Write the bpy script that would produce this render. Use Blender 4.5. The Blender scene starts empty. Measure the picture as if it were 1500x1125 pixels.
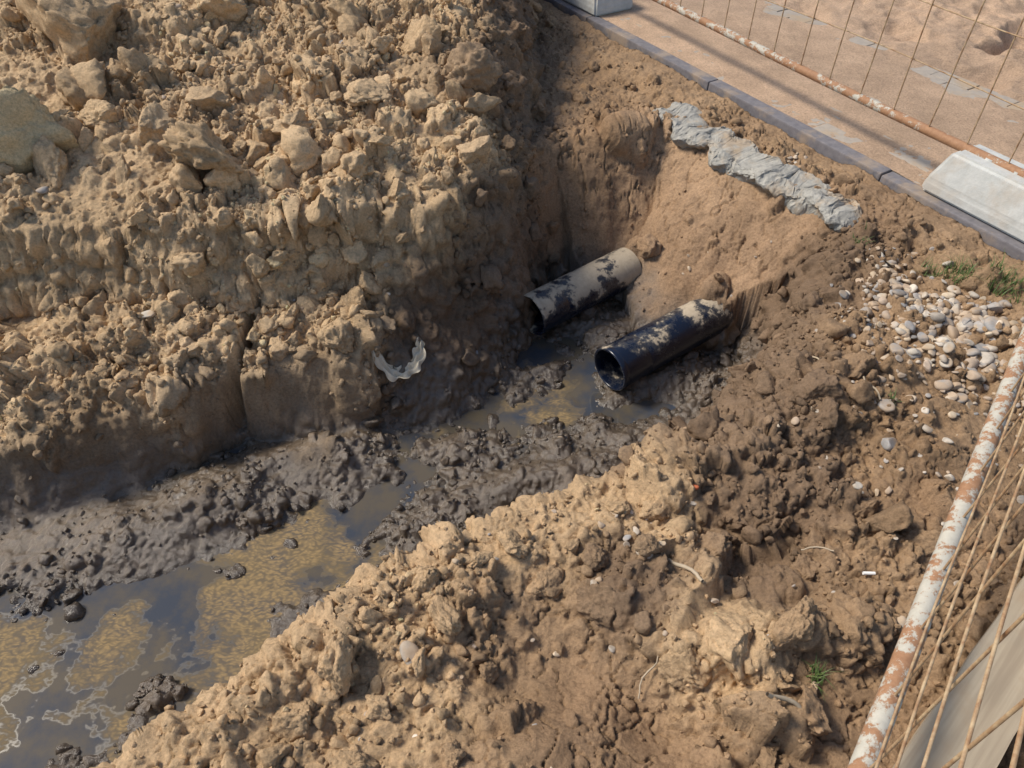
import bpy, bmesh, math, numpy as np
from mathutils import Vector, Matrix
R = np.random.RandomState(7)
D2 = bpy.data

# ------------------------------------------------------------ noise helpers
T2 = R.rand(256,256).astype(np.float32)*2-1
T3 = R.rand(64,64,64).astype(np.float32)*2-1
def vn2(x,y):
    xi=np.floor(x).astype(np.int32); yi=np.floor(y).astype(np.int32)
    fx=(x-xi); fy=(y-yi); fx=fx*fx*(3-2*fx); fy=fy*fy*(3-2*fy)
    x0=xi&255; x1=(xi+1)&255; y0=yi&255; y1=(yi+1)&255
    a=T2[x0,y0]; b=T2[x1,y0]; c=T2[x0,y1]; d=T2[x1,y1]
    return (a+(b-a)*fx)+((c+(d-c)*fx)-(a+(b-a)*fx))*fy
def fb2(x,y,sc,o=4,g=0.5,off=0.0):
    s=0;a=1;t=0;x=x*sc+off+13.7;y=y*sc+off*1.7+5.1
    for i in range(o):
        s=s+a*vn2(x,y); t+=a; a*=g
        x,y=x*1.62+y*1.21+3.3, y*1.62-x*1.21+7.9
    return s/t
def vn3(x,y,z):
    xi=np.floor(x).astype(np.int32); yi=np.floor(y).astype(np.int32); zi=np.floor(z).astype(np.int32)
    fx=x-xi; fy=y-yi; fz=z-zi
    fx=fx*fx*(3-2*fx); fy=fy*fy*(3-2*fy); fz=fz*fz*(3-2*fz)
    x0=xi&63;x1=(xi+1)&63;y0=yi&63;y1=(yi+1)&63;z0=zi&63;z1=(zi+1)&63
    a=T3[x0,y0,z0]; a=a+(T3[x1,y0,z0]-a)*fx
    b=T3[x0,y1,z0]; b=b+(T3[x1,y1,z0]-b)*fx
    c=T3[x0,y0,z1]; c=c+(T3[x1,y0,z1]-c)*fx
    d=T3[x0,y1,z1]; d=d+(T3[x1,y1,z1]-d)*fx
    e=a+(b-a)*fy; f=c+(d-c)*fy
    return e+(f-e)*fz
def fb3(P,sc,o=3,g=0.5,off=0.0):
    s=0;a=1;t=0
    x=P[:,0]*sc+off; y=P[:,1]*sc+off+9.2; z=P[:,2]*sc+off+4.4
    for i in range(o):
        s=s+a*vn3(x,y,z); t+=a; a*=g
        x,y,z=x*2.03+1.3,y*2.03+2.1,z*2.03+5.7
    return s/t
def lumps3(P,cell,off=0):
    q=(P/cell+off).astype(np.float32); qi=np.floor(q).astype(np.int32); out=np.zeros(len(P),np.float32)
    for dx_ in (-1,0,1):
        for dy_ in (-1,0,1):
            for dz_ in (-1,0,1):
                c=qi+np.array([dx_,dy_,dz_],np.int32); a,b,g=c[:,0]&63,c[:,1]&63,c[:,2]&63
                h1=T3[a,b,g]; h2=T3[b,g,a]; h3=T3[g,a,b]; h4=T3[(a+31)&63,(b+17)&63,(g+7)&63]
                d=(q[:,0]-c[:,0]-.5-.45*h1)**2+(q[:,1]-c[:,1]-.5-.45*h2)**2+(q[:,2]-c[:,2]-.5-.45*h3)**2
                r=.62+.28*h4
                out=np.maximum(out,r*np.sqrt(np.clip(1-d/(r*r),0,1)))
    return out
def sst(a,b,x):
    t=np.clip((x-a)/(b-a),0,1); return t*t*(3-2*t)

# ------------------------------------------------------------ mesh helpers
def mk(name,V,F,col=None,smooth=True,mat=None):
    me=D2.meshes.new(name); V=np.ascontiguousarray(V,dtype=np.float32); F=np.ascontiguousarray(F,dtype=np.int32)
    me.vertices.add(len(V)); me.vertices.foreach_set('co',V.ravel())
    k=F.shape[1]; me.loops.add(F.size); me.loops.foreach_set('vertex_index',F.ravel())
    me.polygons.add(len(F)); me.polygons.foreach_set('loop_start',np.arange(len(F),dtype=np.int32)*k)
    me.update(calc_edges=True)
    me.polygons.foreach_set('use_smooth',np.full(len(F),smooth,dtype=bool))
    if col is not None:
        a=me.attributes.new('Col','FLOAT_COLOR','POINT'); a.data.foreach_set('color',np.ascontiguousarray(col,dtype=np.float32).ravel())
    o=D2.objects.new(name,me); bpy.context.scene.collection.objects.link(o)
    if mat: me.materials.append(mat)
    return o
def gridfaces(nx,ny):
    i=np.arange(nx*ny).reshape(ny,nx)
    return np.stack([i[:-1,:-1],i[:-1,1:],i[1:,1:],i[1:,:-1]],-1).reshape(-1,4)

# ------------------------------------------------------------ material helpers
def newmat(name):
    m=D2.materials.new(name); m.use_nodes=True; nt=m.node_tree
    return m,nt,nt.nodes['Principled BSDF']
def N(nt,t,**kw):
    n=nt.nodes.new(t)
    for k,v in kw.items(): setattr(n,k,v)
    return n
def noise(nt,scale,detail=4,rough=0.6,coord='Object'):
    tc=N(nt,'ShaderNodeTexCoord'); n=N(nt,'ShaderNodeTexNoise'); n.inputs['Scale'].default_value=scale
    n.inputs['Detail'].default_value=detail; n.inputs['Roughness'].default_value=rough
    nt.links.new(tc.outputs[coord],n.inputs['Vector']); return n
def ramp(nt,src,stops):
    r=N(nt,'ShaderNodeValToRGB'); nt.links.new(src,r.inputs[0]); e=r.color_ramp.elements
    while len(e)<len(stops): e.new(0.5)
    for el,(p,c) in zip(e,stops): el.position=p; el.color=(c[0],c[1],c[2],1) if hasattr(c,'__len__') else (c,c,c,1)
    return r
def mixc(nt,fac,a,b,mode='MIX'):
    m=N(nt,'ShaderNodeMix',data_type='RGBA',blend_type=mode)
    for sock,v in ((m.inputs[0],fac),(m.inputs[6],a),(m.inputs[7],b)):
        if hasattr(v,'is_linked') or hasattr(v,'links'): nt.links.new(v,sock)
        elif hasattr(v,'__len__'): sock.default_value=(v[0],v[1],v[2],1)
        else: sock.default_value=v
    return m.outputs[2]
def bump(nt,h,strength,dist,prev=None):
    b=N(nt,'ShaderNodeBump'); b.inputs['Strength'].default_value=strength; b.inputs['Distance'].default_value=dist
    nt.links.new(h,b.inputs['Height'])
    if prev: nt.links.new(prev,b.inputs['Normal'])
    return b.outputs[0]

def soil_material():
    m,nt,b=newmat('soil'); L=nt.links.new
    at=N(nt,'ShaderNodeAttribute',attribute_name='Col')
    n1=noise(nt,8,5,0.65); n2=noise(nt,110,5,0.78); n3=noise(nt,420,2,0.7)
    r1=ramp(nt,n1.outputs[0],[(0.25,0.80),(0.75,1.18)])
    r2=ramp(nt,n2.outputs[0],[(0.28,0.58),(0.5,1.0),(0.75,1.36)])
    c=mixc(nt,1.0,at.outputs['Color'],r1.outputs[0],'MULTIPLY')
    c=mixc(nt,1.0,c,r2.outputs[0],'MULTIPLY')
    r3=ramp(nt,n3.outputs[0],[(0.66,0.0),(0.74,1.0)])
    mm=N(nt,'ShaderNodeMath',operation='MULTIPLY'); L(r3.outputs[0],mm.inputs[0]); mm.inputs[1].default_value=0.35
    c=mixc(nt,mm.outputs[0],c,mixc(nt,.5,c,(0.6,0.52,0.40)))
    L(c,b.inputs['Base Color'])
    rr=N(nt,'ShaderNodeMapRange'); L(at.outputs['Alpha'],rr.inputs[0]); rr.inputs[3].default_value=0.95; rr.inputs[4].default_value=0.24
    L(rr.outputs[0],b.inputs['Roughness'])
    sp=N(nt,'ShaderNodeMapRange'); L(at.outputs['Alpha'],sp.inputs[0]); sp.inputs[3].default_value=0.10; sp.inputs[4].default_value=0.9
    L(sp.outputs[0],b.inputs['Specular IOR Level'])
    bs=N(nt,'ShaderNodeMapRange'); L(at.outputs['Alpha'],bs.inputs[0]); bs.inputs[3].default_value=0.9; bs.inputs[4].default_value=0.5
    bn=N(nt,'ShaderNodeBump'); bn.inputs['Distance'].default_value=.010; L(bs.outputs[0],bn.inputs['Strength']); L(n2.outputs[0],bn.inputs['Height'])
    L(bump(nt,n3.outputs[0],0.4,0.0025,bn.outputs[0]),b.inputs['Normal']); return m
SOIL=soil_material()

# ------------------------------------------------------------ layout constants (metres)
dK=np.array([0.514,-0.858]); nK=np.array([0.858,0.514])
def sq(s,q): return s*nK[0]+q*dK[0], s*nK[1]+q*dK[1]
KS=2.585; KW=.066
ZW=-0.545
x0,x1=-3.2,2.45; dx=0.0042
xs=np.arange(x0,x1,dx).astype(np.float32)
yl=[-0.2]
while yl[-1]<6.0: yl.append(yl[-1]+0.0030+0.0010*max(0,yl[-1]+0.2))
ys=np.array(yl,dtype=np.float32)
X,Y=np.meshgrid(xs,ys); NX,NY=len(xs),len(ys)

crest=[(-2.7,-1.85,.12),(-.80,.46,.12),(-.66,.62,.12),(-.49,.75,.12),(-.31,.90,.12),(-.17,1.0,.12),(.02,1.125,.13),
(.28,1.22,.18),(.52,1.28,.32),(.78,1.48,.38),(.97,1.74,.30),(1.11,1.94,.22),(1.17,2.17,.30),(1.27,2.32,.58),(1.0,2.72,.72),
(.72,3.13,.72),(.38,3.05,.45),(.12,3.0,.36),(.0,2.8,.26),(-.04,2.60,.15),(-.12,2.46,.28),(-.28,2.28,.38),(-.45,2.10,.38),(-.62,1.93,.22),
(-.96,1.80,.07),(-1.6,1.55,.20),(-4.2,.95,.25)]
def trench(X,Y):
    best=np.full(X.shape,1e9,np.float32); W=np.zeros(X.shape,np.float32); ins=np.zeros(X.shape,bool)
    n=len(crest)
    for i in range(n):
        ax,ay,aw=crest[i]; bx,by,bw=crest[(i+1)%n]
        ex,ey=bx-ax,by-ay; t=np.clip(((X-ax)*ex+(Y-ay)*ey)/(ex*ex+ey*ey),0,1)
        d=(X-ax-ex*t)**2+(Y-ay-ey*t)**2
        m=d<best; best=np.where(m,d,best); W=np.where(m,aw+(bw-aw)*t,W)
        c=((ay>Y)!=(by>Y))
        xx=ax+(Y-ay)*ex/(ey if ey!=0 else 1e-9)
        ins^=(c&(X<xx))
    d=np.sqrt(best); return np.where(ins,d,-d),W
def gauss(X,Y,L):
    s=0
    for (mx,my,rx,ry,an,h) in L:
        c,sn=math.cos(an),math.sin(an); u=((X-mx)*c+(Y-my)*sn)/rx; v=(-(X-mx)*sn+(Y-my)*c)/ry
        s=s+h*np.exp(-(u*u+v*v))
    return s
def G_of(X,Y):
    cy=np.interp(X,[-3.2,-1.55,-.73,-.27,-.02,.15,.3],[1.97,2.14,2.21,2.27,2.46,2.9,3.6]).astype(np.float32)
    cy=cy+0.08*fb2(X,Y,4.5,4,off=3)
    yp=Y-cy
    heap=0.06+0.05*sst(-.03,.06,yp)+0.24*np.clip(yp,0,2.3)
    heap+=0.12*fb2(X,Y,1.9,4,off=8)*sst(0,.5,yp)
    hm=1-sst(-.16,.10,X+0.08*fb2(X,Y,3.5,3,off=1)-0.03*(Y-2.5))
    tier=np.clip(-.11+.36*yp,-.30,.04)+.05*fb2(X,Y,5,3,off=77)-.03*np.exp(-((yp+.10)/.05)**2)
    k=np.clip((yp+.10+.03*fb2(X,Y,12,3,off=7))/.12,0,1); left=(tier+(heap-tier)*k)*hm
    ax=(Y-(0.6+(X+1.4)*0.82))
    lm=sst(-.1,.1,ax)
    near=-.075+0.05*fb2(X,Y,2.4,4,off=21)
    near=near+gauss(X,Y,[(.50,.76,.20,.07,.15,.08),(.12,1.04,.22,.06,.45,.03),(-.35,.80,.18,.06,.75,.03),(.60,1.06,.20,.11,.1,-.10),
        (.95,1.02,.2,.14,.2,.03),(.1,.72,.2,.12,.2,-.06),(.25,.88,.09,.07,0,.05),(.0,.5,.18,.08,.3,.05),(.8,.62,.12,.25,.5,-.03),(.95,1.45,.13,.1,.3,.05),(.33,.60,.1,.12,0,-.07),(1.1,1.6,.3,.3,0,.05),(1.1,1.25,.16,.05,.5,.035),(.33,1.25,.12,.08,.3,-.05)])
    g=near*(1-lm)+np.where(X>-.4,np.maximum(left,-.33),left)*lm
    S=X*nK[0]+Y*nK[1]
    km=sst(1.9,2.25,S)*sst(.0,.3,X)
    g=g*(1-km)+km*(-.016+.026*fb2(X,Y,6,4,off=4)+.026*sst(2.30,2.40,S+.10*fb2(X,Y,4,3,off=40)))
    return g
def base_height(X,Y):
    Xw=X+0.035*fb2(X,Y,6,4,off=11); Yw=Y+0.035*fb2(X,Y,6,4,off=31)
    d,W=trench(Xw,Yw); g=G_of(X,Y)
    f=np.clip(d/W,0,1); fs=f*f*(3-2*f); steep=sst(.3,.5,W)
    f=fs*(1-steep)+(0.3*fs+0.7*(1-(1-f)**1.25))*steep
    fl=-.541+0.042*fb2(X,Y,5.5,5,g=.55,off=17)
    fl=fl-gauss(X,Y,[(-1.20,.83,.43,.13,.75,.065),(-1.38,1.06,.20,.05,.35,.04),(-.95,1.02,.20,.11,.7,.05),(-.45,1.45,.20,.07,.85,.05),(-.66,1.20,.15,.06,.7,.045),(-.02,1.88,.19,.06,.3,.05),
        (.16,1.92,.1,.05,0,.035),(.47,1.90,.14,.045,.2,.05),(.27,2.08,.06,.06,.6,.03),(-1.55,.75,.3,.17,.7,.05),(-.75,.98,.10,.06,.7,.03),(.08,2.24,.10,.09,.6,.03)])
    fl=fl+gauss(X,Y,[(-1.05,1.45,.40,.12,.45,.05),(-.9,1.42,.25,.10,.6,.03),(-.1,1.48,.25,.07,.5,.05),(-.25,2.05,.18,.12,.8,.07),(.2,1.58,.25,.08,.3,.07),(-.12,2.22,.10,.10,0,.05),(-.62,1.70,.2,.07,.3,.05),(.3,2.45,.14,.14,0,.05),(.42,1.74,.12,.05,0,.04),(.60,2.08,.16,.08,.5,.05),(.14,2.10,.10,.06,0,.045),(-.22,1.70,.10,.06,.5,.045),(-1.02,.90,.06,.05,0,.04),(-1.32,.80,.07,.04,0.5,.035)])
    h=g+(fl-g)*f
    h=np.maximum(h,-.60+gauss(X,Y,[(.545,2.70,.13,.11,.6,.30),(.83,2.385,.14,.12,.6,.34)]))
    return h
H=base_height(X,Y).astype(np.float32)

# ------------------------------------------------------------ colour / clod density regions
PAL={'D':((.61,.435,.258),0,1.0),'L':((.31,.222,.138),.15,.04),'W':((.105,.078,.053),.95,.50),'K':((.200,.131,.079),.3,1.0),
     'S':((.42,.278,.170),.0,.06),'N':((.355,.234,.136),.1,.55),'P':((.54,.372,.215),0,.7),'M':((.335,.215,.124),.1,.05)}
CP=[('D',-2.5,2.5),('D',-1.6,2.3),('D',-.8,2.4),('D',-.3,2.55),('D',-1,3.2),('D',-.4,3.3),('D',-2,3.6),('D',-.5,4.5),('D',-1.5,4.5),('D',-1.3,1.95),
('D',-.7,2.05),('D',-.5,2.2),('D',-3,1.8),('D',-1.7,1.8),('D',-.18,2.6),('D',-.32,2.35),('D',-.64,1.99),('D',-.92,1.90),('D',-1.25,1.78),('D',-1.6,1.65),('K',.0,3.6),('K',.05,3.05),('N',.3,3.5),('N',.5,3.7),('N',.85,3.3),('N',1.2,2.8),('N',.2,4.4),('K',-.1,4.1),
('L',-1.6,1.40),('L',-1.25,1.56),('L',-.92,1.72),('L',-.66,1.82),('L',-2.2,1.2),('L',-1.4,1.46),('L',-.78,1.77),('L',-1.7,1.30),
('W',-1.4,1.0),('W',-1.1,1.3),('W',-.8,1.1),('W',-.8,1.5),('W',-.5,1.6),('W',-.3,1.4),('W',0,1.6),('W',0,1.9),('W',-.3,1.9),('W',.3,1.75),('W',.3,2.0),('W',.0,2.25),('W',.5,1.85),('W',-.6,.95),('W',-.1,1.35),('W',.2,2.3),('W',.55,2.05),
('K',.5,1.5),('K',.75,1.65),('K',.88,1.85),('K',1.0,2.05),('K',.1,2.6),('K',-.14,2.25),('K',-.30,2.08),('K',.0,2.45),('K',.25,1.42),('K',1.08,2.2),('K',.8,1.38),
('S',.6,2.5),('S',.8,2.6),('S',.6,2.9),('S',.4,2.75),('S',.95,2.4),('K',.85,2.2),('S',.75,2.95),('S',1.05,2.5),('M',.2,2.85),('M',.35,2.95),
('N',1.1,1.72),('N',1.3,1.6),('N',1.0,1.3),('K',.8,1.2),('K',.6,1.12),('M',1.12,1.12),('N',.9,.95),('N',1.5,1.9),
('P',.18,1.12),('P',.0,1.02),('P',-.3,.85),('P',-.5,.7),('P',.48,.77),('K',.3,.92),('N',.0,.8),('P',-.2,.6),('M',.15,.58),('N',.5,.55),('M',.7,.55),('N',.7,.85),('P',-.6,.45),('N',-.1,.4),('P',.35,1.1),('N',1.3,1.2),('M',.35,.45),('K',.62,.92)]
def region(x,y):
    x=np.asarray(x,np.float32); y=np.asarray(y,np.float32)
    xw=x+.05*fb2(x,y,8,3,off=51); yw=y+.05*fb2(x,y,8,3,off=71)
    C=np.zeros(x.shape+(3,),np.float32); w=np.zeros_like(x); wt=np.zeros_like(x); dn=np.zeros_like(x)
    for k,cx,cy in CP:
        c,we,de=PAL[k]; a=1/(((xw-cx)**2+(yw-cy)**2)**2.2+1e-5)
        w+=a; wt+=a*we; dn+=a*de
        for j in range(3): C[...,j]+=a*c[j]
    v=fb2(x,y,3.3,4,off=61); v=np.where(v>0,v*.6,v)
    C=C/w[...,None]*(1+np.stack([.34*v,.37*v,.40*v],-1))
    return np.clip(C,0,.66),wt/w,dn/w
Creg,Wreg,Dreg=region(X,Y)

# ------------------------------------------------------------ lumps: a displacement layer laid along the surface normal
gy,gx=np.gradient(H,ys,xs)
for _ in range(3):
    gx[1:-1,1:-1]=(gx[:-2,1:-1]+gx[2:,1:-1]+gx[1:-1,:-2]+gx[1:-1,2:])/4; gy[1:-1,1:-1]=(gy[:-2,1:-1]+gy[2:,1:-1]+gy[1:-1,:-2]+gy[1:-1,2:])/4
nn=np.stack([-gx,-gy,np.ones_like(H)],-1); nn/=np.linalg.norm(nn,axis=2,keepdims=True)
STEEP=sst(.25,.55,1-nn[...,2])
B=np.zeros_like(H)
def dmod(px,py): return np.clip(.75+1.9*fb2(px,py,2.6,3,off=91),.12,1.3)
def stamp(n,r0,r1,pw,dmin=0.0,sink=.3,flat=.85,box=(-3.1,2.3,-.1,5.6)):
    px=R.uniform(box[0],box[1],n); py=R.uniform(box[2],box[3],n)
    ix=((px-x0)/dx).astype(int); iy=np.searchsorted(ys,py).clip(0,NY-1)
    keep=R.rand(n)<np.maximum(Dreg[iy,ix]*dmod(px,py),dmin)*(1-STEEP[iy,ix])
    S=px*nK[0]+py*nK[1]; keep&=(S<2.5)
    px,py=px[keep],py[keep]; m=len(px)
    r=r0*(1-R.rand(m)*(1-(r0/r1)**pw))**(-1/pw)
    for k in np.argsort(-r):
        cx,cy,rr=px[k],py[k],r[k]
        i0=max(int((cx-1.3*rr-x0)/dx),0); i1=min(int((cx+1.3*rr-x0)/dx)+2,NX)
        j0=max(np.searchsorted(ys,cy-1.3*rr)-1,0); j1=min(np.searchsorted(ys,cy+1.3*rr)+1,NY)
        a,b=X[j0:j1,i0:i1]-cx,Y[j0:j1,i0:i1]-cy
        ph=R.rand(4)*6.28; th=np.arctan2(b,a)
        re=rr*(1+.2*np.sin(2*th+ph[0])+.14*np.sin(3*th+ph[1])+.10*np.sin(5*th+ph[2]))
        q=(a*a+b*b)/(re*re)
        jc=min(max(np.searchsorted(ys,cy),0),NY-1); ic=min(max(int((cx-x0)/dx),0),NX-1)
        zc=B[jc,ic]-sink*rr
        tx,ty=R.uniform(-.5,.5,2)
        cap=zc+np.minimum(rr*flat*np.sqrt(np.clip(1-q,0,1)),rr*R.uniform(.45,.95))+tx*a+ty*b
        cap=np.where(q<1,cap,-9)
        sub=B[j0:j1,i0:i1]; np.maximum(sub,cap,out=sub)
stamp(1600,.05,.15,1.8,sink=.48,flat=.9)
B+=0.016*fb2(X,Y,22,4,off=5)*np.clip(Dreg+.15,0,1)
stamp(9000,.020,.055,2.0)
stamp(60000,.009,.022,2.2,dmin=.02,sink=.15,flat=1.0)
P0=np.stack([X,Y,H],-1).reshape(-1,3)
dd=np.clip(Dreg+.0,0,1).ravel()
st=(STEEP.ravel()>.02)&(dd>.08)
Ps=P0[st]+.012*np.stack([fb3(P0[st],30,2,off=k) for k in (1,2,3)],1)
lw=.036*lumps3(Ps,.075)+.016*lumps3(Ps,.030,off=11.3)+.007*lumps3(Ps,.014,off=5.1)
Bf=B.ravel(); Bf[st]+=(lw*STEEP.ravel()[st]*sst(.08,.4,dd[st])).astype(np.float32)
S=X*nK[0]+Y*nK[1]
B=Bf.reshape(B.shape)*np.where(S>KS-.12,.35,1.0)*sst(0,.35,X-x0)*sst(0,.5,6.0-Y)
B=B*(1-.25*(1-sst(-.52,-.42,H)))
ck=np.abs(fb2(X,Y,9,4,off=33)); ck2=np.abs(fb2(X,Y,17,3,off=43))
B-=(.018*np.exp(-(ck/.018)**2)+.010*np.exp(-(ck2/.025)**2))*sst(-.35,-.2,H)*(1-.6*np.clip(Dreg,0,1))
amp=(.30+.70*np.clip(Dreg.ravel()+.2,0,1))
rough=(fb3(P0,26,3,off=2)*.011*(1+.8*STEEP.ravel()))*amp
V=P0+nn.reshape(-1,3)*(B.ravel()+rough)[:,None]
V+=nn.reshape(-1,3)*((fb3(V,65,2,g=.5,off=7)*.0050)*amp)[:,None]
V+=nn.reshape(-1,3)*((fb3(V*np.array([.35,.35,1.]),60,3,off=17)*.006)*STEEP.ravel()*(1-sst(.1,.4,dd)))[:,None]
Z=V[:,2].reshape(NY,NX)
t=np.clip((Y-1.66)/(2.14-1.66),0,1); cx=-.985+.10*t+.035*fb2(X,Y,9,3,off=2)
cr=np.exp(-((X-cx)/(.012+.014*(1-t)))**4)*sst(1.60,1.70,Y)*(1-sst(2.05,2.16,Y))
Z=Z-np.minimum(.24*(1-.4*t),np.maximum(0,Z+.50))*cr
Z=np.where(S>KS-.004,-.16,np.minimum(Z,np.where(S>KS-.10,.022,9)))
edge=sst(0,.35,X-x0)*sst(0,.5,6.0-Y)
Z=Z*edge+(-.04)*(1-edge)
V[:,2]=Z.ravel()
HT=Z; VG=V.reshape(NY,NX,3)
def zat(x,y):
    i=np.clip(((np.asarray(x)-x0)/dx).astype(int),0,NX-1); j=np.clip(np.searchsorted(ys,np.asarray(y)),0,NY-1); return HT[j,i]
def soilcol(x,y,z,C,W):
    lo=1-sst(-.49,-.33,z+.08*fb2(x,y,9,3,off=15))
    wetc=np.array([.104,.077,.052],np.float32)
    k=(lo*.85)[...,None]; C=C*(1-k)+wetc*k; W=np.maximum(W,lo*.95)
    lw=1-sst(ZW+.004,ZW+.024,z); C=C*(1-.3*lw[...,None]); W=np.maximum(W,lw)
    return C,W
C,W=soilcol(V[:,0],V[:,1],V[:,2],Creg.reshape(-1,3),Wreg.ravel())
ground=mk('ground',V,gridfaces(NX,NY),np.concatenate([C,W[:,None]],1),True,SOIL)

def ring():
    bx=[-150,-40,-12,x0+.02,x1-.02,12,40,150]; by=[-150,-40,-12,-.18,5.98,14,40,150]
    vs=[(a,b,-.045) for b in by for a in bx]; fs=[]
    for j in range(7):
        for i in range(7):
            if i==3 and j==3: continue
            k=j*8+i; fs.append((k,k+1,k+9,k+8))
    c=np.tile(np.array([[.48,.33,.19,0]]),(len(vs),1))
    return mk('terrain',np.array(vs),np.array(fs),c,False,SOIL)
ring()

# ------------------------------------------------------------ clods & stones
def ico(sub):
    bm=bmesh.new(); bmesh.ops.create_icosphere(bm,subdivisions=sub,radius=1)
    v=np.array([p.co[:] for p in bm.verts]); f=np.array([[q.index for q in p.verts] for p in bm.faces]); bm.free(); return v,f
def shapes(sub,n,kind):
    v0,f=ico(sub); out=[]
    for i in range(n):
        v=v0.copy()
        npl=9 if kind=='clod' else 3
        for k in range(npl):
            d=R.normal(size=3); d/=np.linalg.norm(d); lim=R.uniform(.45,.85)
            e=v@d; v-=np.outer(np.maximum(0,e-lim)*.93,d)
        if kind=='clod':
            v*= (1+.34*fb3(v,1.4,2,off=i*3.1)+.26*fb3(v,4.,3,g=.6,off=i*1.7)+.18*np.abs(fb3(v,9,3,g=.65,off=i))) [:,None]
            v*=R.uniform(.6,1.25,3)
        else:
            v*=(1+.14*fb3(v,1.2,2,off=i*2.3)+.015*fb3(v,6,2,off=i))[:,None]; v*=np.array([1,R.uniform(.65,.95),R.uniform(.45,.7)])
        out.append(v)
    return out,f
def rots(n):
    q=R.normal(size=(n,4)); q/=np.linalg.norm(q,axis=1,keepdims=True); w,x,y,z=q.T
    return np.stack([1-2*(y*y+z*z),2*(x*y-z*w),2*(x*z+y*w),2*(x*y+z*w),1-2*(x*x+z*z),2*(y*z-x*w),2*(x*z-y*w),2*(y*z+x*w),1-2*(x*x+y*y)],-1).reshape(n,3,3)
def scatter(P,r,col,shp,f,flat=False):
    n=len(P); M=rots(n)
    if flat:
        a=R.rand(n)*6.28; t=R.normal(size=(n,2))*.2; c,s=np.cos(a),np.sin(a); o=np.ones(n)
        M=np.stack([c,-s,t[:,0],s,c,t[:,1],-t[:,0],-t[:,1],o],-1).reshape(n,3,3)
    idx=R.randint(0,len(shp),n); nv=len(shp[0]); SH=np.array(shp)[idx]
    VV=np.einsum('nij,nkj->nki',M,SH)*r[:,None,None]+P[:,None,:]
    FF=f[None]+(np.arange(n)*nv)[:,None,None]
    CC=np.repeat(col[:,None,:],nv,1)
    return VV.reshape(-1,3),FF.reshape(-1,3),CC.reshape(-1,4)
def join(parts):
    Vs,Fs,Cs=[],[],[];o=0
    for v,f,c in parts: Vs.append(v);Fs.append(f+o);Cs.append(c);o+=len(v)
    return np.concatenate(Vs),np.concatenate(Fs),np.concatenate(Cs)
cl1,f1=shapes(1,30,'clod'); cl2,f2=shapes(2,24,'clod'); cl3,f3=shapes(3,20,'clod'); cl4,f4=shapes(4,16,'clod'); cl5,f5=shapes(5,9,'clod')
def colfor(px,py,pz,jit=.12,lift=1.0):
    C,W,_=region(px,py); C,W=soilcol(px,py,pz,C,W)
    k=(1+jit*R.normal(size=len(px)))*lift; return np.concatenate([np.clip(C*k[:,None],.02,.68),W[:,None]],1)
def sample(n,box):
    px=R.uniform(box[0],box[1],n);py=R.uniform(box[2],box[3],n)
    i=((px-x0)/dx).astype(int);j=np.searchsorted(ys,py).clip(0,NY-1)
    keep=(R.rand(n)<Dreg[j,i]*dmod(px,py)*.85)&(px*nK[0]+py*nK[1]<2.45)
    i,j=i[keep],j[keep]; return VG[j,i],nn[j,i]
parts=[]
p,n_=sample(11000,(-2.8,1.6,.2,4.9)); r=.008+.011*R.rand(len(p))**2; p=p+n_*r[:,None]*.2
parts.append(scatter(p,r,colfor(p[:,0],p[:,1],p[:,2]),cl2,f2))
p,n_=sample(3000,(-2.8,1.6,.2,4.9)); r=.016+.024*R.rand(len(p))**2; p=p+n_*r[:,None]*.1
parts.append(scatter(p,r,colfor(p[:,0],p[:,1],p[:,2]),cl3,f3))
p,n_=sample(400,(-2.8,1.2,.4,4.9)); r=.030+.035*R.rand(len(p))**2
parts.append(scatter(p,r,colfor(p[:,0],p[:,1],p[:,2],.08),cl4,f4))
p,n_=sample(250,(-2.8,-.1,2.2,4.9)); r=.045+.05*R.rand(len(p))**2; p=p+n_*r[:,None]*.1
parts.append(scatter(p,r,colfor(p[:,0],p[:,1],p[:,2]+.3,.08),cl4,f4))
p,n_=sample(360,(-2.8,-.2,1.9,2.5)); r=.016+.045*R.rand(len(p))**2; p=p+n_*r[:,None]*.1
parts.append(scatter(p,r,colfor(p[:,0],p[:,1],p[:,2]+.1,.08),cl4,f4))
big=[(-1.75,2.45,.19),(-1.30,2.52,.10),(-1.62,2.38,.09),(-1.06,2.38,.13),(-1.50,2.62,.085),(-1.72,3.05,.19),(-.28,3.85,.15),(-.22,4.25,.18),(.0,3.45,.10),(-.05,3.75,.09),(-1.2,3.3,.09),(-.95,3.6,.12),
(-.6,4.2,.15),(-1.9,3.5,.14),(-1.5,3.9,.16),(-.15,2.95,.10),(-.35,3.1,.09),(.12,3.2,.07),(-.55,2.75,.08),(-1.0,4.3,.15),(-.9,2.7,.07),(-2.0,2.3,.12),(-.2,4.0,.11),(-.35,4.5,.14)]
big=np.array(big); pz=zat(big[:,0],big[:,1])+big[:,2]*.15
parts.append(scatter(np.stack([big[:,0],big[:,1],pz],1),big[:,2],colfor(big[:,0],big[:,1],pz+.5,.04,1.05),cl5,f5))
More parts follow.
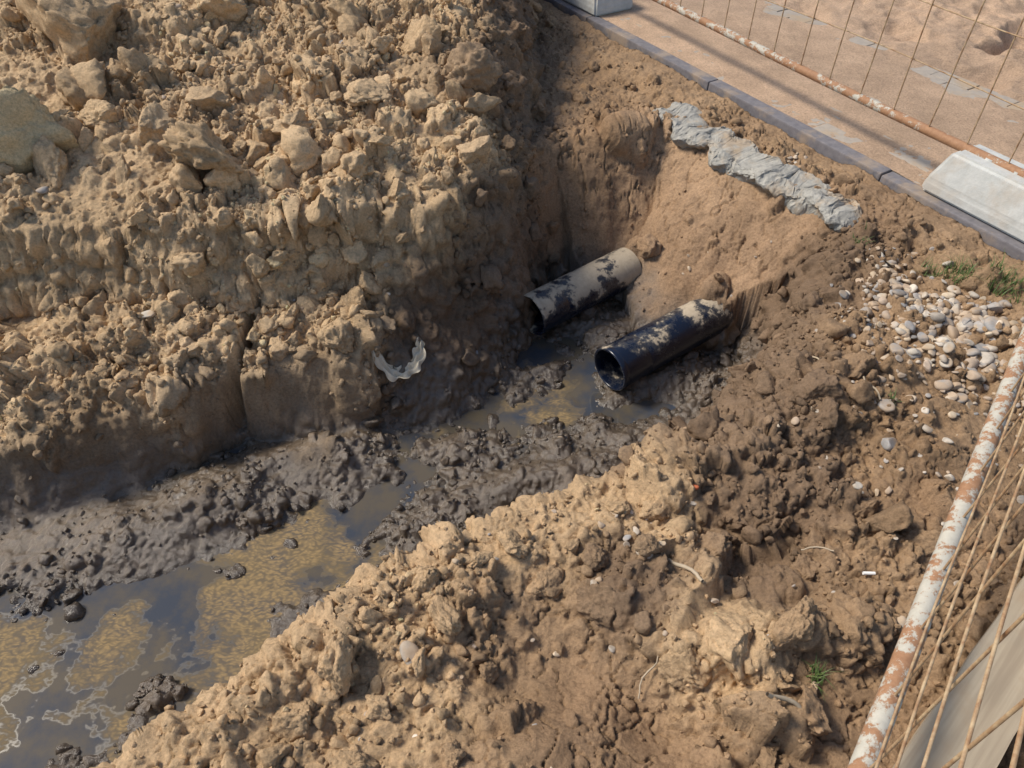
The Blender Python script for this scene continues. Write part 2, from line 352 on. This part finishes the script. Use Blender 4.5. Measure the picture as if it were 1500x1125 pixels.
nb=np.array([(-.005,1.0,.035),(.2,.98,.032),(-.16,.82,.045),(-.37,.68,.05),(-.2,.7,.025),(.28,1.13,.03),(-.28,.62,.04),(-.05,.7,.022),(.33,.98,.03),(.15,1.0,.025),(-.45,.6,.045),(-.33,.5,.05),(-.12,.52,.035),(.36,1.12,.035),(-.08,.95,.03),
 (.47,.73,.075),(.61,.76,.06),(.38,.70,.05),(.20,.86,.05),(.08,.92,.045),(.62,.60,.05),(.02,.60,.06),(-.2,.9,.04),(-.42,.78,.045),(.72,.95,.05),(.5,1.0,.045),(.9,1.1,.05),(1.0,1.55,.06),(.85,1.45,.055),(1.0,1.0,.05),(-.55,2.05,.09),(-.62,1.93,.06)])
pz=zat(nb[:,0],nb[:,1])+nb[:,2]*np.where(nb[:,2]>.04,-.05,.3)
parts.append(scatter(np.stack([nb[:,0],nb[:,1],pz],1),nb[:,2],colfor(nb[:,0],nb[:,1],pz,.05,1.05),cl5,f5))
v,f,c=join(parts); mk('soil_clods',v,f,c,True,SOIL)
p,n_=sample(75000,(-2.8,1.6,.2,4.9)); r=.0035+.006*R.rand(len(p))**2; p=p+n_*r[:,None]*.3
v,f,c=scatter(p,r,colfor(p[:,0],p[:,1],p[:,2],.15,1.03),cl1,f1); mk('soil_crumbs',v,f,c,False,SOIL)

def stone_material():
    m,nt,b=newmat('stone'); L=nt.links.new
    at=N(nt,'ShaderNodeAttribute',attribute_name='Col'); n=noise(nt,60,5,.7); n2=noise(nt,14,3,.6)
    r=ramp(nt,n.outputs[0],[(.3,.75),(.7,1.15)]); c=mixc(nt,1,at.outputs['Color'],r.outputs[0],'MULTIPLY')
    r2=ramp(nt,n2.outputs[0],[(.45,0),(.6,.7)]); c=mixc(nt,r2.outputs[0],c,(.42,.30,.19))
    L(c,b.inputs['Base Color']); b.inputs['Roughness'].default_value=.85; b.inputs['Specular IOR Level'].default_value=.25; L(bump(nt,n.outputs[0],.4,.003),b.inputs['Normal']); return m
STONE=stone_material()
st3,g3=shapes(3,14,'stone')
gx_,gy_,gr=[],[],[]
def addst(cx,cy,sx,sy,n,r0,r1):
    gx_.extend(R.normal(cx,sx,n));gy_.extend(R.normal(cy,sy,n));gr.extend(r0+(r1-r0)*R.rand(n)**1.7)
addst(1.36,1.80,.10,.11,150,.009,.025); addst(1.25,1.95,.08,.08,60,.007,.018); addst(1.48,1.72,.08,.10,80,.012,.027); addst(1.15,1.80,.07,.08,80,.005,.013)
addst(1.33,1.62,.10,.08,60,.007,.024); addst(1.08,1.42,.17,.19,120,.005,.019); addst(1.3,2.1,.06,.08,50,.006,.018); addst(1.15,2.75,.1,.1,20,.006,.012); addst(1.42,1.45,.06,.12,60,.005,.012)
addst(.3,.8,.45,.3,60,.004,.011); addst(-1.0,3.0,.7,.7,30,.010,.026); addst(-.8,2.1,.4,.08,12,.008,.026); addst(.8,2.35,.12,.12,8,.005,.012); addst(.1,1.9,.3,.2,8,.006,.012); addst(.35,1.05,.1,.06,14,.006,.014)
for t in [(-.46,2.18,.036),(-1.25,1.97,.03),(-.22,.72,.028),(.32,.98,.024),(1.02,1.3,.028),(.84,1.40,.016),(.87,.80,.02),(-1.6,2.25,.02)]:
    gx_.append(t[0]);gy_.append(t[1]);gr.append(t[2])
px,py,r=np.array(gx_),np.array(gy_),np.array(gr); k=(px*nK[0]+py*nK[1]<2.5); px,py,r=px[k],py[k],r[k]; pz=zat(px,py)+r*.15
pal=np.array([(.48,.43,.36),(.42,.37,.31),(.50,.41,.30),(.36,.33,.30),(.54,.48,.40),(.42,.33,.25),(.29,.28,.27)])
cc=pal[R.randint(0,7,len(px))]*(1+.12*R.normal(size=(len(px),1)))
v,f,c=scatter(np.stack([px,py,pz],1),r*1.1,np.concatenate([cc,np.zeros((len(px),1))],1),st3,g3,True)
mk('gravel',v,f,c,True,STONE)

# ------------------------------------------------------------ water
def water():
    m,nt,b=newmat('muddy_water'); L=nt.links.new
    n=noise(nt,3.1,4,.6); n2=noise(nt,7,5,.65)
    tc=N(nt,'ShaderNodeTexCoord'); mp=N(nt,'ShaderNodeMapping'); mp.inputs['Rotation'].default_value=(0,0,.5); mp.inputs['Scale'].default_value=(1,2.0,1)
    nd=noise(nt,14,3,.6); va=N(nt,'ShaderNodeVectorMath',operation='MULTIPLY_ADD'); L(nd.outputs[1],va.inputs[0]); va.inputs[1].default_value=(.05,.05,.05); L(tc.outputs['Object'],va.inputs[2]); L(va.outputs[0],mp.inputs[0])
    v=N(nt,'ShaderNodeTexVoronoi'); v.inputs['Scale'].default_value=75; L(mp.outputs[0],v.inputs['Vector']); v.feature='SMOOTH_F1'
    c=mixc(nt,ramp(nt,n2.outputs[0],[(.38,0),(.60,1)]).outputs[0],(.044,.050,.062),(.095,.078,.054))  # bluish tone paints the sky's reflection into the colour; brown is silt
    scum=ramp(nt,n.outputs[0],[(.53,0),(.61,1)]); cell=ramp(nt,v.outputs[0],[(.2,1),(.6,.30)])
    mu=N(nt,'ShaderNodeMath',operation='MULTIPLY'); L(scum.outputs[0],mu.inputs[0]); L(cell.outputs[0],mu.inputs[1])
    mu2=N(nt,'ShaderNodeMath',operation='MULTIPLY'); L(mu.outputs[0],mu2.inputs[0]); mu2.inputs[1].default_value=.8
    c=mixc(nt,mu2.outputs[0],c,(.32,.225,.11)); L(c,b.inputs['Base Color'])
    rr=ramp(nt,mu2.outputs[0],[(0,.03),(.12,.65),(1,.85)]); L(rr.outputs[0],b.inputs['Roughness'])
    sp=ramp(nt,mu2.outputs[0],[(0,.55),(.2,.12),(1,.05)]); L(sp.outputs[0],b.inputs['Specular IOR Level'])
    b.inputs['IOR'].default_value=1.42
    L(bump(nt,noise(nt,30,2,.5).outputs[0],.08,.003),b.inputs['Normal'])
    vs=[(-3.1,-.15,ZW),(1.2,-.15,ZW),(1.2,2.9,ZW),(-3.1,2.9,ZW)]
    return mk('water',np.array(vs),np.array([[0,1,2,3]]),None,False,m)
water()

# ------------------------------------------------------------ drainage pipes
def pipe_mat():
    m,nt,b=newmat('pipe_plastic'); L=nt.links.new
    n=noise(nt,8,7,.72); n2=noise(nt,60,5,.75)
    sx=N(nt,'ShaderNodeSeparateXYZ'); g=N(nt,'ShaderNodeNewGeometry'); L(g.outputs['Normal'],sx.inputs[0])
    ad=N(nt,'ShaderNodeMath',operation='MULTIPLY_ADD'); L(sx.outputs[2],ad.inputs[0]); ad.inputs[1].default_value=.12; L(n.outputs[0],ad.inputs[2])
    oi=N(nt,'ShaderNodeAttribute',attribute_name='Col'); a2=N(nt,'ShaderNodeMath',operation='ADD'); L(ad.outputs[0],a2.inputs[0]); L(oi.outputs['Alpha'],a2.inputs[1])
    film=ramp(nt,a2.outputs[0],[(.52,0),(.64,.55)]); mud=ramp(nt,a2.outputs[0],[(.60,0),(.65,1)])
    base=mixc(nt,film.outputs[0],(.005,.009,.022),(.12,.11,.09))
    mc=mixc(nt,n2.outputs[0],(.28,.225,.155),(.54,.45,.33))
    L(mixc(nt,mud.outputs[0],base,mc),b.inputs['Base Color'])
    rr=ramp(nt,film.outputs[0],[(0,.25),(1,.75)]); L(mixc(nt,mud.outputs[0],rr.outputs[0],(.92,.92,.92)),b.inputs['Roughness'])
    L(bump(nt,mud.outputs[0],.6,.002,bump(nt,n2.outputs[0],.12,.002)),b.inputs['Normal']); return m
PM=pipe_mat()
def pipe(a,b,mudlevel,endmud,r=.087):
    a=np.array(a);b=np.array(b); ax=b-a; Lh=np.linalg.norm(ax); ax/=Lh
    s=np.cross(ax,[0,0,1]); s/=np.linalg.norm(s); u=np.cross(s,ax)
    prof=[(Lh-.01,r-.008),(.30,r-.008),(.03,r-.008),(.004,r-.0075),(0,r-.006),(-.001,r-.002),(.001,r+.001),(.004,r+.0025),(.020,r+.0028),(.024,r),(.028,r),(.135,r),(.138,r-.0015),(.142,r-.0015),(.145,r)]+[(Lh*k,r) for k in (.35,.45,.55,.65,.75,.85,.92,1)]
    n=72; th=np.linspace(0,2*math.pi,n,endpoint=False); Vv=[];al=[]
    for d,rr in prof:
        Vv.append(a+ax*d+rr*(np.outer(np.cos(th),s)+np.outer(np.sin(th),u)))
        al+= [(-.10 if rr<r-.005 else mudlevel+endmud*(d/Lh)**2)]*n
    Vv=np.concatenate(Vv); F=[]
    for k in range(len(prof)-1):
        for i in range(n): j=(i+1)%n; F.append((k*n+i,(k+1)*n+i,(k+1)*n+j,k*n+j))
    c=np.zeros((len(Vv),4)); c[:,3]=al
    return mk('drainage_pipe',Vv,np.array(F),c,True,PM)
pipe((.075,2.31,-.418),(.505,2.643,-.418),.055,.06)
pipe((.366,2.005,-.430),(.835,2.34,-.420),-.105,.16)

# ------------------------------------------------------------ concrete materials
def concrete(name,c1,c2,sc=30,stain=.75,bd=.004,st0=.50):
    m,nt,b=newmat(name); L=nt.links.new
    n=noise(nt,sc,6,.7); n1=noise(nt,5,5,.7); n3=noise(nt,300,2,.6)
    c=mixc(nt,ramp(nt,n.outputs[0],[(.3,0),(.7,1)]).outputs[0],c1,c2)
    c=mixc(nt,ramp(nt,n1.outputs[0],[(st0,0),(st0+.12,stain)]).outputs[0],c,(.42,.31,.20))
    L(c,b.inputs['Base Color']); b.inputs['Roughness'].default_value=.9; b.inputs['Specular IOR Level'].default_value=.2
    L(bump(nt,n3.outputs[0],.4,.001,bump(nt,n.outputs[0],.6,bd)),b.inputs['Normal']); return m
KM=concrete('kerb_concrete',(.13,.125,.135),(.22,.205,.21),30,.5); FM=concrete('foot_concrete',(.42,.43,.41),(.56,.56,.53),22,.3); PV=concrete('paver_concrete',(.32,.28,.24),(.42,.36,.29),30,.8); SM=concrete('rough_concrete',(.26,.25,.225),(.44,.42,.37),45,.7,.014,.50)

def boxes(name,items,mat,bev=.006):
    bm=bmesh.new()
    for s0,s1,q0,q1,z0,z1 in items:
        vs=[]
        for z in (z0,z1):
            for s,q in ((s0,q0),(s1,q0),(s1,q1),(s0,q1)):
                x,y=sq(s,q); vs.append(bm.verts.new((x,y,z)))
        for f in ((3,2,1,0),(4,5,6,7),(0,1,5,4),(1,2,6,5),(2,3,7,6),(3,0,4,7)): bm.faces.new([vs[i] for i in f])
    bmesh.ops.recalc_face_normals(bm,faces=bm.faces)
    bmesh.ops.bevel(bm,geom=list(bm.edges),offset=bev,segments=2,affect='EDGES',profile=.6)
    me=D2.meshes.new(name); bm.to_mesh(me); bm.free(); o=D2.objects.new(name,me); bpy.context.scene.collection.objects.link(o); me.materials.append(mat)
    return o
it=[]
for k in range(-7,5):
    q=-1.508+k; j=R.uniform(-.003,.003,3); it.append((KS+j[0],KS+KW+j[0],q+.003,q+.997,-.2,.036+j[1]))
boxes('kerb',it,KM,.006)
it=[]
for a in range(10):
    for bq in range(62):
        off=.1 if a%2 else 0; s0=KS+KW+.004+a*.102; q0=-9+bq*.202+off; it.append((s0,s0+.098,q0,q0+.198,-.02,.032+R.uniform(-.002,.002)))
boxes('pavement',it,PV,.004)
qs=np.arange(-10,3.2,.012); ss=np.concatenate([np.arange(KS+KW+.002,6,.011),np.arange(6,12,.08)])
SS,QQ=np.meshgrid(ss,qs); d=SS-KS-KW
foot=-np.clip(fb2(SS,QQ,5,2,off=3)-.05,0,1)*.22*sst(.7,1.6,d)
Zs=.0335+.0065*fb2(SS,QQ,3.2,4,off=66)+.005*sst(.0,.35,d)+.035*sst(1.0,1.5,d)+.03*fb2(SS,QQ,2.2,3,off=9)*sst(.9,1.8,d)+foot+.034*fb2(SS,QQ,12,4,off=13)*sst(.8,1.5,d)+.0028*fb2(SS,QQ,40,3,off=3)
XX=SS*nK[0]+QQ*dK[0]; YY=SS*nK[1]+QQ*dK[1]
cs=np.tile(np.array([.51,.355,.240,0]),(Zs.size,1)); cs[:,:3]*=(1+.18*fb2(XX,YY,2.5,4,off=12).ravel())[:,None]
mk('sand',np.stack([XX,YY,Zs],-1).reshape(-1,3),gridfaces(len(ss),len(qs)),cs,True,SOIL)
def haunch():
    n=520; m=100; q=np.linspace(-2.49,-1.36,n); a=np.linspace(0,2*math.pi,m,endpoint=False)
    Vv=[]; z1=np.zeros(n)
    wv=1+.30*fb2(q,z1,4,2,off=2); sv=2.255+.05*fb2(q,z1+3,3,2,off=5); tv=1+.2*fb2(q,z1+8,4,2,off=9)
    for i,qq in enumerate(q):
        e=min(1,min(i,n-1-i)/22)**.5; w=(.088*wv[i])*e+.002; t=.056*tv[i]*e+.002
        cs_=np.sign(np.cos(a))*np.abs(np.cos(a))**.45; sn=np.sign(np.sin(a))*np.abs(np.sin(a))**.45
        s=sv[i]+.035+w*cs_-.026*sn*(cs_<0); z=-.040+t*sn; x,y=s*nK[0]+qq*dK[0],s*nK[1]+qq*dK[1]
        Vv.append(np.stack([x,y,z],1))
    P=np.concatenate(Vv)
    # rotate the noise lattice away from the slab direction so no regular ribs form
    A=np.array([[.62,.55,.56],[-.78,.48,.40],[-.05,-.68,.73]]); Pr=P@A
    N3=np.stack([fb3(Pr,9,2,g=.6,off=o_) for o_ in (1.,21.,41.)],1); N4=np.stack([fb3(Pr,30,4,g=.65,off=o_) for o_ in (3.,23.,43.)],1)
    P=P+N3*np.array([.055,.055,.030])+N4*.020
    i=np.arange(n*m).reshape(n,m); j=np.roll(i,-1,1)
    return mk('concrete_haunch',P,np.stack([i[:-1],j[:-1],j[1:],i[1:]],-1).reshape(-1,4),None,True,SM)
haunch()

def foot_block(s0,q0,L_=.62,W_=.21,Hh=.165):
    bm=bmesh.new(); tz=.037
    def quad(z,ins):
        return [bm.verts.new((*sq(s,q),z)) for s,q in ((s0+ins,q0+ins*1.6),(s0+W_-ins,q0+ins*1.6),(s0+W_-ins,q0+L_-ins*1.6),(s0+ins,q0+L_-ins*1.6))]
    a=quad(tz,0); b=quad(tz+.05,.003); c=quad(tz+Hh,.03)
    bm.faces.new(a[::-1]); bm.faces.new(c)
    for lo,hi in ((a,b),(b,c)):
        for i in range(4): bm.faces.new((lo[i],lo[(i+1)%4],hi[(i+1)%4],hi[i]))
    bmesh.ops.recalc_face_normals(bm,faces=bm.faces)
    bmesh.ops.bevel(bm,geom=list(bm.edges),offset=.012,segments=3,affect='EDGES')
    for k in (.25,.42,.58,.75):
        x,y=sq(s0+W_/2,q0+L_*k)
        bmesh.ops.create_cone(bm,segments=20,radius1=.026,radius2=.024,depth=.008,cap_ends=True,matrix=Matrix.Translation((x,y,tz+Hh+.002)))
    me=D2.meshes.new('f'); bm.to_mesh(me); bm.free(); o=D2.objects.new('concrete_fence_foot',me); bpy.context.scene.collection.objects.link(o); me.materials.append(FM)
foot_block(2.612,-1.36); foot_block(2.62,-4.12,L_=.64,W_=.27)

# ------------------------------------------------------------ fences
def rustpaint(name,lo):
    m,nt,b=newmat(name); L=nt.links.new
    n=noise(nt,22,7,.75); n2=noise(nt,70,4,.7); n3=noise(nt,3.0,2,.5)
    ad=N(nt,'ShaderNodeMath',operation='MULTIPLY_ADD'); L(n3.outputs[0],ad.inputs[0]); ad.inputs[1].default_value=.35; L(n.outputs[0],ad.inputs[2])
    mk_=ramp(nt,ad.outputs[0],[(lo,0),(lo+.05,1)])
    rc=mixc(nt,n2.outputs[0],(.17,.075,.035),(.45,.25,.13)); pc=mixc(nt,n2.outputs[0],(.34,.32,.27),(.56,.52,.43))
    L(mixc(nt,mk_.outputs[0],pc,rc),b.inputs['Base Color']); b.inputs['Roughness'].default_value=.75
    L(bump(nt,mk_.outputs[0],.4,.0012,bump(nt,n2.outputs[0],.4,.001)),b.inputs['Normal']); return m
RP=rustpaint('rusty_paint',.645); RP2=rustpaint('rusted_tube',.61)
def wiremat():
    m,nt,b=newmat('rusty_wire'); L=nt.links.new; n=noise(nt,40,4,.7)
    L(mixc(nt,ramp(nt,n.outputs[0],[(.35,0),(.65,1)]).outputs[0],(.25,.13,.06),(.46,.34,.20)),b.inputs['Base Color']); b.inputs['Roughness'].default_value=.7; return m
WM=wiremat()
def tube(P,r,seg=8):
    P=np.array(P,float); n=len(P); T=np.gradient(P,axis=0); T/=np.linalg.norm(T,axis=1,keepdims=True)
    ref=np.array([.31,.17,.93]) if abs(T[0]@np.array([.31,.17,.93]))<.9 else np.array([1,0,0.]); A=np.cross(T,ref); A/=np.linalg.norm(A,axis=1,keepdims=True); Bn=np.cross(T,A)
    th=np.linspace(0,2*math.pi,seg,endpoint=False); rr=np.full(n,r) if np.isscalar(r) else np.array(r)
    V=(P[:,None]+rr[:,None,None]*(np.cos(th)[None,:,None]*A[:,None]+np.sin(th)[None,:,None]*Bn[:,None])).reshape(-1,3)
    F=[(i*seg+j,i*seg+(j+1)%seg,(i+1)*seg+(j+1)%seg,(i+1)*seg+j) for i in range(n-1) for j in range(seg)]
    return V,np.array(F)
def jt(L):
    V=[];F=[];o=0
    for v,f in L: V.append(v);F.append(f+o);o+=len(v)
    return np.concatenate(V),np.concatenate(F)
def fence(a,b,z0,hgt,r,vs,hs,wr,zdrop,mat):
    e=D2.objects.new('construction_fence',None); bpy.context.scene.collection.objects.link(e)
    a=np.array(a);b=np.array(b);Ld=np.linalg.norm(b-a);d=(b-a)/Ld;nr=np.array([d[1],-d[0]])
    def p(t,z,o=0): q=a+d*t+nr*o; return (q[0],q[1],z)
    fr=[tube([p(t,z0+.004*math.sin(t*2.3)) for t in np.linspace(0,Ld,30)],r,20),tube([p(t,z0+hgt) for t in np.linspace(0,Ld,6)],r,16),
        tube([p(.0,z) for z in np.linspace(z0-zdrop,z0+hgt+.02,8)],r,16),tube([p(Ld,z) for z in np.linspace(z0-zdrop,z0+hgt+.02,8)],r,16)]
    v,f=jt(fr); o=mk('frame',v,f,None,True,mat); o.parent=e
    ws=[]; t=vs*.6
    while t<Ld-.03:
        bx=R.uniform(-.03,.03); ws.append(tube([p(t+bx*math.sin(math.pi*k)+R.uniform(-.001,.001),z0+hgt*k,.004+bx*.8*math.sin(math.pi*k)) for k in np.linspace(0,1,14)],wr,6)); t+=vs
    z=hs
    while z<hgt-.02:
        ws.append(tube([p(tt,z0+z+.008*math.sin(tt*3+z*9),-.002+.004*math.sin(tt*5+z)) for tt in np.linspace(0,Ld,26)],wr,6)); z+=hs
    v,f=jt(ws); o=mk('wire_mesh',v,f,None,True,WM); o.parent=e
fence((.759-.493*.75,4.105+.87*.75),(1.772+.493*.9,2.316-.87*.9),.20,1.9,.018,.165,.20,.0026,.08,RP2)
fence((.594-.6*.75,.426-.8*.75),(.594+.6*2.4,.426+.8*2.4),.15,1.95,.021,.16,.13,.0026,.12,RP)

# ------------------------------------------------------------ planks bottom right
def wood():
    m,nt,b=newmat('weathered_wood'); L=nt.links.new; tc=N(nt,'ShaderNodeTexCoord'); mp=N(nt,'ShaderNodeMapping'); L(tc.outputs['Object'],mp.inputs[0]); mp.inputs['Scale'].default_value=(3,60,60)
    n=N(nt,'ShaderNodeTexNoise'); n.inputs['Scale'].default_value=1; n.inputs['Detail'].default_value=6; L(mp.outputs[0],n.inputs[0]); n2=noise(nt,8,4,.6)
    c=mixc(nt,ramp(nt,n.outputs[0],[(.35,0),(.7,1)]).outputs[0],(.32,.25,.17),(.48,.39,.27)); c=mixc(nt,ramp(nt,n2.outputs[0],[(.5,0),(.65,.5)]).outputs[0],c,(.36,.25,.15))
    L(c,b.inputs['Base Color']); b.inputs['Roughness'].default_value=.85; L(bump(nt,n.outputs[0],.4,.002),b.inputs['Normal']); return m
WD=wood()
def plank(cx,cy,ang,Lh,w,z):
    bm=bmesh.new(); nseg=24; rows=[]
    for i in range(nseg+1):
        t=-Lh/2+Lh*i/nseg; wob=.0015*math.sin(i*1.7)
        rows.append([bm.verts.new((t,s*(w/2+wob),zz)) for s,zz in ((-1,0),(1,0),(1,.024),(-1,.024))])
    for i in range(nseg):
        for j in range(4): k=(j+1)%4; bm.faces.new((rows[i][j],rows[i+1][j],rows[i+1][k],rows[i][k]))
    bm.faces.new(rows[0]); bm.faces.new(rows[-1][::-1]); bmesh.ops.recalc_face_normals(bm,faces=bm.faces)
    me=D2.meshes.new('pl'); bm.to_mesh(me); bm.free(); o=D2.objects.new('wooden_plank',me); bpy.context.scene.collection.objects.link(o); me.materials.append(WD)
    o.location=(cx,cy,z); o.rotation_euler=(0.02,.01,ang)
plank(1.02,.66,.735,1.5,.13,-.02); plank(1.155,.51,.75,1.5,.15,-.01); plank(1.28,.39,.74,1.5,.15,-.02)

# ------------------------------------------------------------ small litter, twigs, grass
def simple(name,c,rough=.6):
    m,nt,b=newmat(name); n=noise(nt,50,4,.6); nt.links.new(mixc(nt,n.outputs[0],tuple(k*.7 for k in c),tuple(min(1,k*1.2) for k in c)),b.inputs['Base Color']); b.inputs['Roughness'].default_value=rough; return m
def rag():
    pts=[(-.51,1.935),(-.475,1.91),(-.43,1.895),(-.385,1.90),(-.35,1.93),(-.33,1.975),(-.335,2.01)]
    pts=np.array(pts); t=np.linspace(0,len(pts)-1,70); cx=np.interp(t,range(len(pts)),pts[:,0]); cy=np.interp(t,range(len(pts)),pts[:,1])
    for _ in range(4): cx[1:-1]=(cx[:-2]+cx[2:]+2*cx[1:-1])/4; cy[1:-1]=(cy[:-2]+cy[2:]+2*cy[1:-1])/4
    tx,ty=np.gradient(cx),np.gradient(cy); l=np.hypot(tx,ty); nx_,ny_=-ty/l,tx/l
    m=16; V=[]
    zc=np.max([zat(cx+a,cy+b) for a in (-.02,-.01,0,.01,.02) for b in (-.02,-.01,0,.01,.02)],axis=0)
    zs=np.array([zc[max(0,i-5):i+6].mean() for i in range(70)]); zs=np.convolve(np.pad(zs,8,mode='edge'),np.ones(17)/17,'valid')+.010
    for i in range(70):
        w=(.008+.018*math.sin(math.pi*i/69)**.7)*(1+.3*math.sin(i*.6))
        for j in range(m):
            s=(j/(m-1)*2-1)
            V.append((cx[i]+nx_[i]*w*s,cy[i]+ny_[i]*w*s,zs[i]+.007*math.sin(s*7+i*.25)+.005*math.cos(s*3-i*.5)+.006*s))
    return mk('plastic_wrapper',np.array(V),gridfaces(m,70),None,True,simple('wrapper_film',(.62,.54,.40),.45))
rag()
def twigs():
    L=[]
    for (x,y,a,l,r) in [(.41,.93,-.9,.11,.005),(.55,.60,-.15,.10,.005),(1.0,1.45,-1,.08,.003),(.84,1.15,.6,.07,.002),(.3,.7,.9,.09,.002),(.75,1.0,-.3,.08,.002),(.9,1.62,-1.2,.07,.003)]:
        n=9; t=np.linspace(-.5,.5,n); x_=x+np.cos(a)*t*l+.006*np.sin(t*9); y_=y+np.sin(a)*t*l+.005*np.cos(t*7)
        z_=np.linspace(zat(x_[0],y_[0]),zat(x_[-1],y_[-1]),n)+.010
        L.append(tube(np.stack([x_,y_,z_],1),r*(1-.3*np.abs(t)),7))
    v,f=jt(L); mk('twigs',v,f,None,True,simple('dry_twig',(.42,.34,.24),.8))
twigs()
def lump(name,x,y,dims,ang,mat,sub=3):
    v,f=ico(sub); v=np.sign(v)*np.abs(v)**.6; v=v*np.array(dims)*(1+.1*fb3(v,2,2,off=x*9))[:,None]; c,s=math.cos(ang),math.sin(ang)
    v=v@np.array([[c,s,0],[-s,c,.0],[0,0,1]]); v+=np.array([x,y,float(zat(x,y))+dims[2]*.7]); mk(name,v,f,None,True,mat)
lump('brick_fragment',.475,1.175,(.012,.008,.006),.2,simple('orange_brick',(.60,.17,.07),.8))
lump('blue_plastic_scrap',-.92,4.05,(.02,.012,.006),.5,simple('blue_plastic',(.08,.35,.6),.4))
def cig():
    x,y=.853,.93; t=np.linspace(-.5,.5,6); z=float(zat(x,y))+.012
    v,f=tube(np.stack([x+t*.028,y-.002*t,z+t*0.002],1),.0042,12); mk('cigarette_butt',v,f,None,True,simple('paper_white',(.8,.78,.74),.7))
cig()
def grassmat():
    m,nt,b=newmat('grass_blade'); n=noise(nt,30,3,.6); nt.links.new(mixc(nt,n.outputs[0],(.055,.11,.022),(.13,.17,.05)),b.inputs['Base Color']); b.inputs['Roughness'].default_value=.6; return m
GM=grassmat()
def grass(x,y,n,rad,hh):
    V=[];F=[]
    for i in range(n):
        a=R.rand()*6.28; rr=rad*R.rand()**.5; bx,by=x+rr*math.cos(a),y+rr*math.sin(a); bz=float(zat(bx,by))-.003; a2=R.rand()*6.28; h=hh*R.uniform(.5,1.1); bend=R.uniform(.3,1.2)*h; w=.0012+.0012*R.rand()
        px_,py_=-math.sin(a2)*w,math.cos(a2)*w; o=len(V)
        for k in range(6):
            t=k/5; cx=bx+math.cos(a2)*bend*t*t; cy=by+math.sin(a2)*bend*t*t; cz=bz+h*(t-.35*t*t*bend/h); ww=1-t*.95
            V.append((cx-px_*ww,cy-py_*ww,cz));V.append((cx+px_*ww,cy+py_*ww,cz))
        for k in range(5): F.append((o+2*k,o+2*k+1,o+2*k+3,o+2*k+2))
    mk('grass_tuft',np.array(V),np.array(F),None,True,GM)
grass(1.50,2.02,110,.05,.07); grass(1.60,1.95,110,.05,.07); grass(.66,.69,40,.02,.045); grass(1.24,2.22,40,.03,.035); grass(1.05,1.42,26,.02,.03); grass(1.66,1.9,70,.05,.05); grass(1.42,2.05,40,.03,.05); grass(.5,.40,25,.02,.03)

# ------------------------------------------------------------ light, sky, camera
sd=Vector((-.64,.15,.755)).normalized(); el=math.asin(sd.z); az=math.atan2(sd.x,sd.y)
w=D2.worlds.new('World'); bpy.context.scene.world=w; w.use_nodes=True; nt=w.node_tree; bg=nt.nodes['Background']
sky=nt.nodes.new('ShaderNodeTexSky'); sky.sky_type='NISHITA'; sky.sun_disc=False; sky.sun_elevation=el; sky.sun_rotation=az
nt.links.new(sky.outputs[0],bg.inputs[0]); bg.inputs[1].default_value=.15
l=D2.lights.new('sun','SUN'); l.energy=4.4; l.angle=math.radians(16.0); l.color=(1,.92,.80); lo=D2.objects.new('sun',l); bpy.context.scene.collection.objects.link(lo); lo.rotation_euler=sd.to_track_quat('Z','Y').to_euler(); lo.location=(-4,3,5)
cam=D2.cameras.new('camera'); cam.lens=26; cam.sensor_width=36; cam.clip_start=.02; cam.clip_end=500; co=D2.objects.new('camera',cam); bpy.context.scene.collection.objects.link(co)
co.location=(0,0,1.5); co.rotation_euler=(math.radians(45),0,0); bpy.context.scene.camera=co
sc=bpy.context.scene; sc.view_settings.view_transform='Standard'; sc.view_settings.look='None'; sc.view_settings.exposure=0
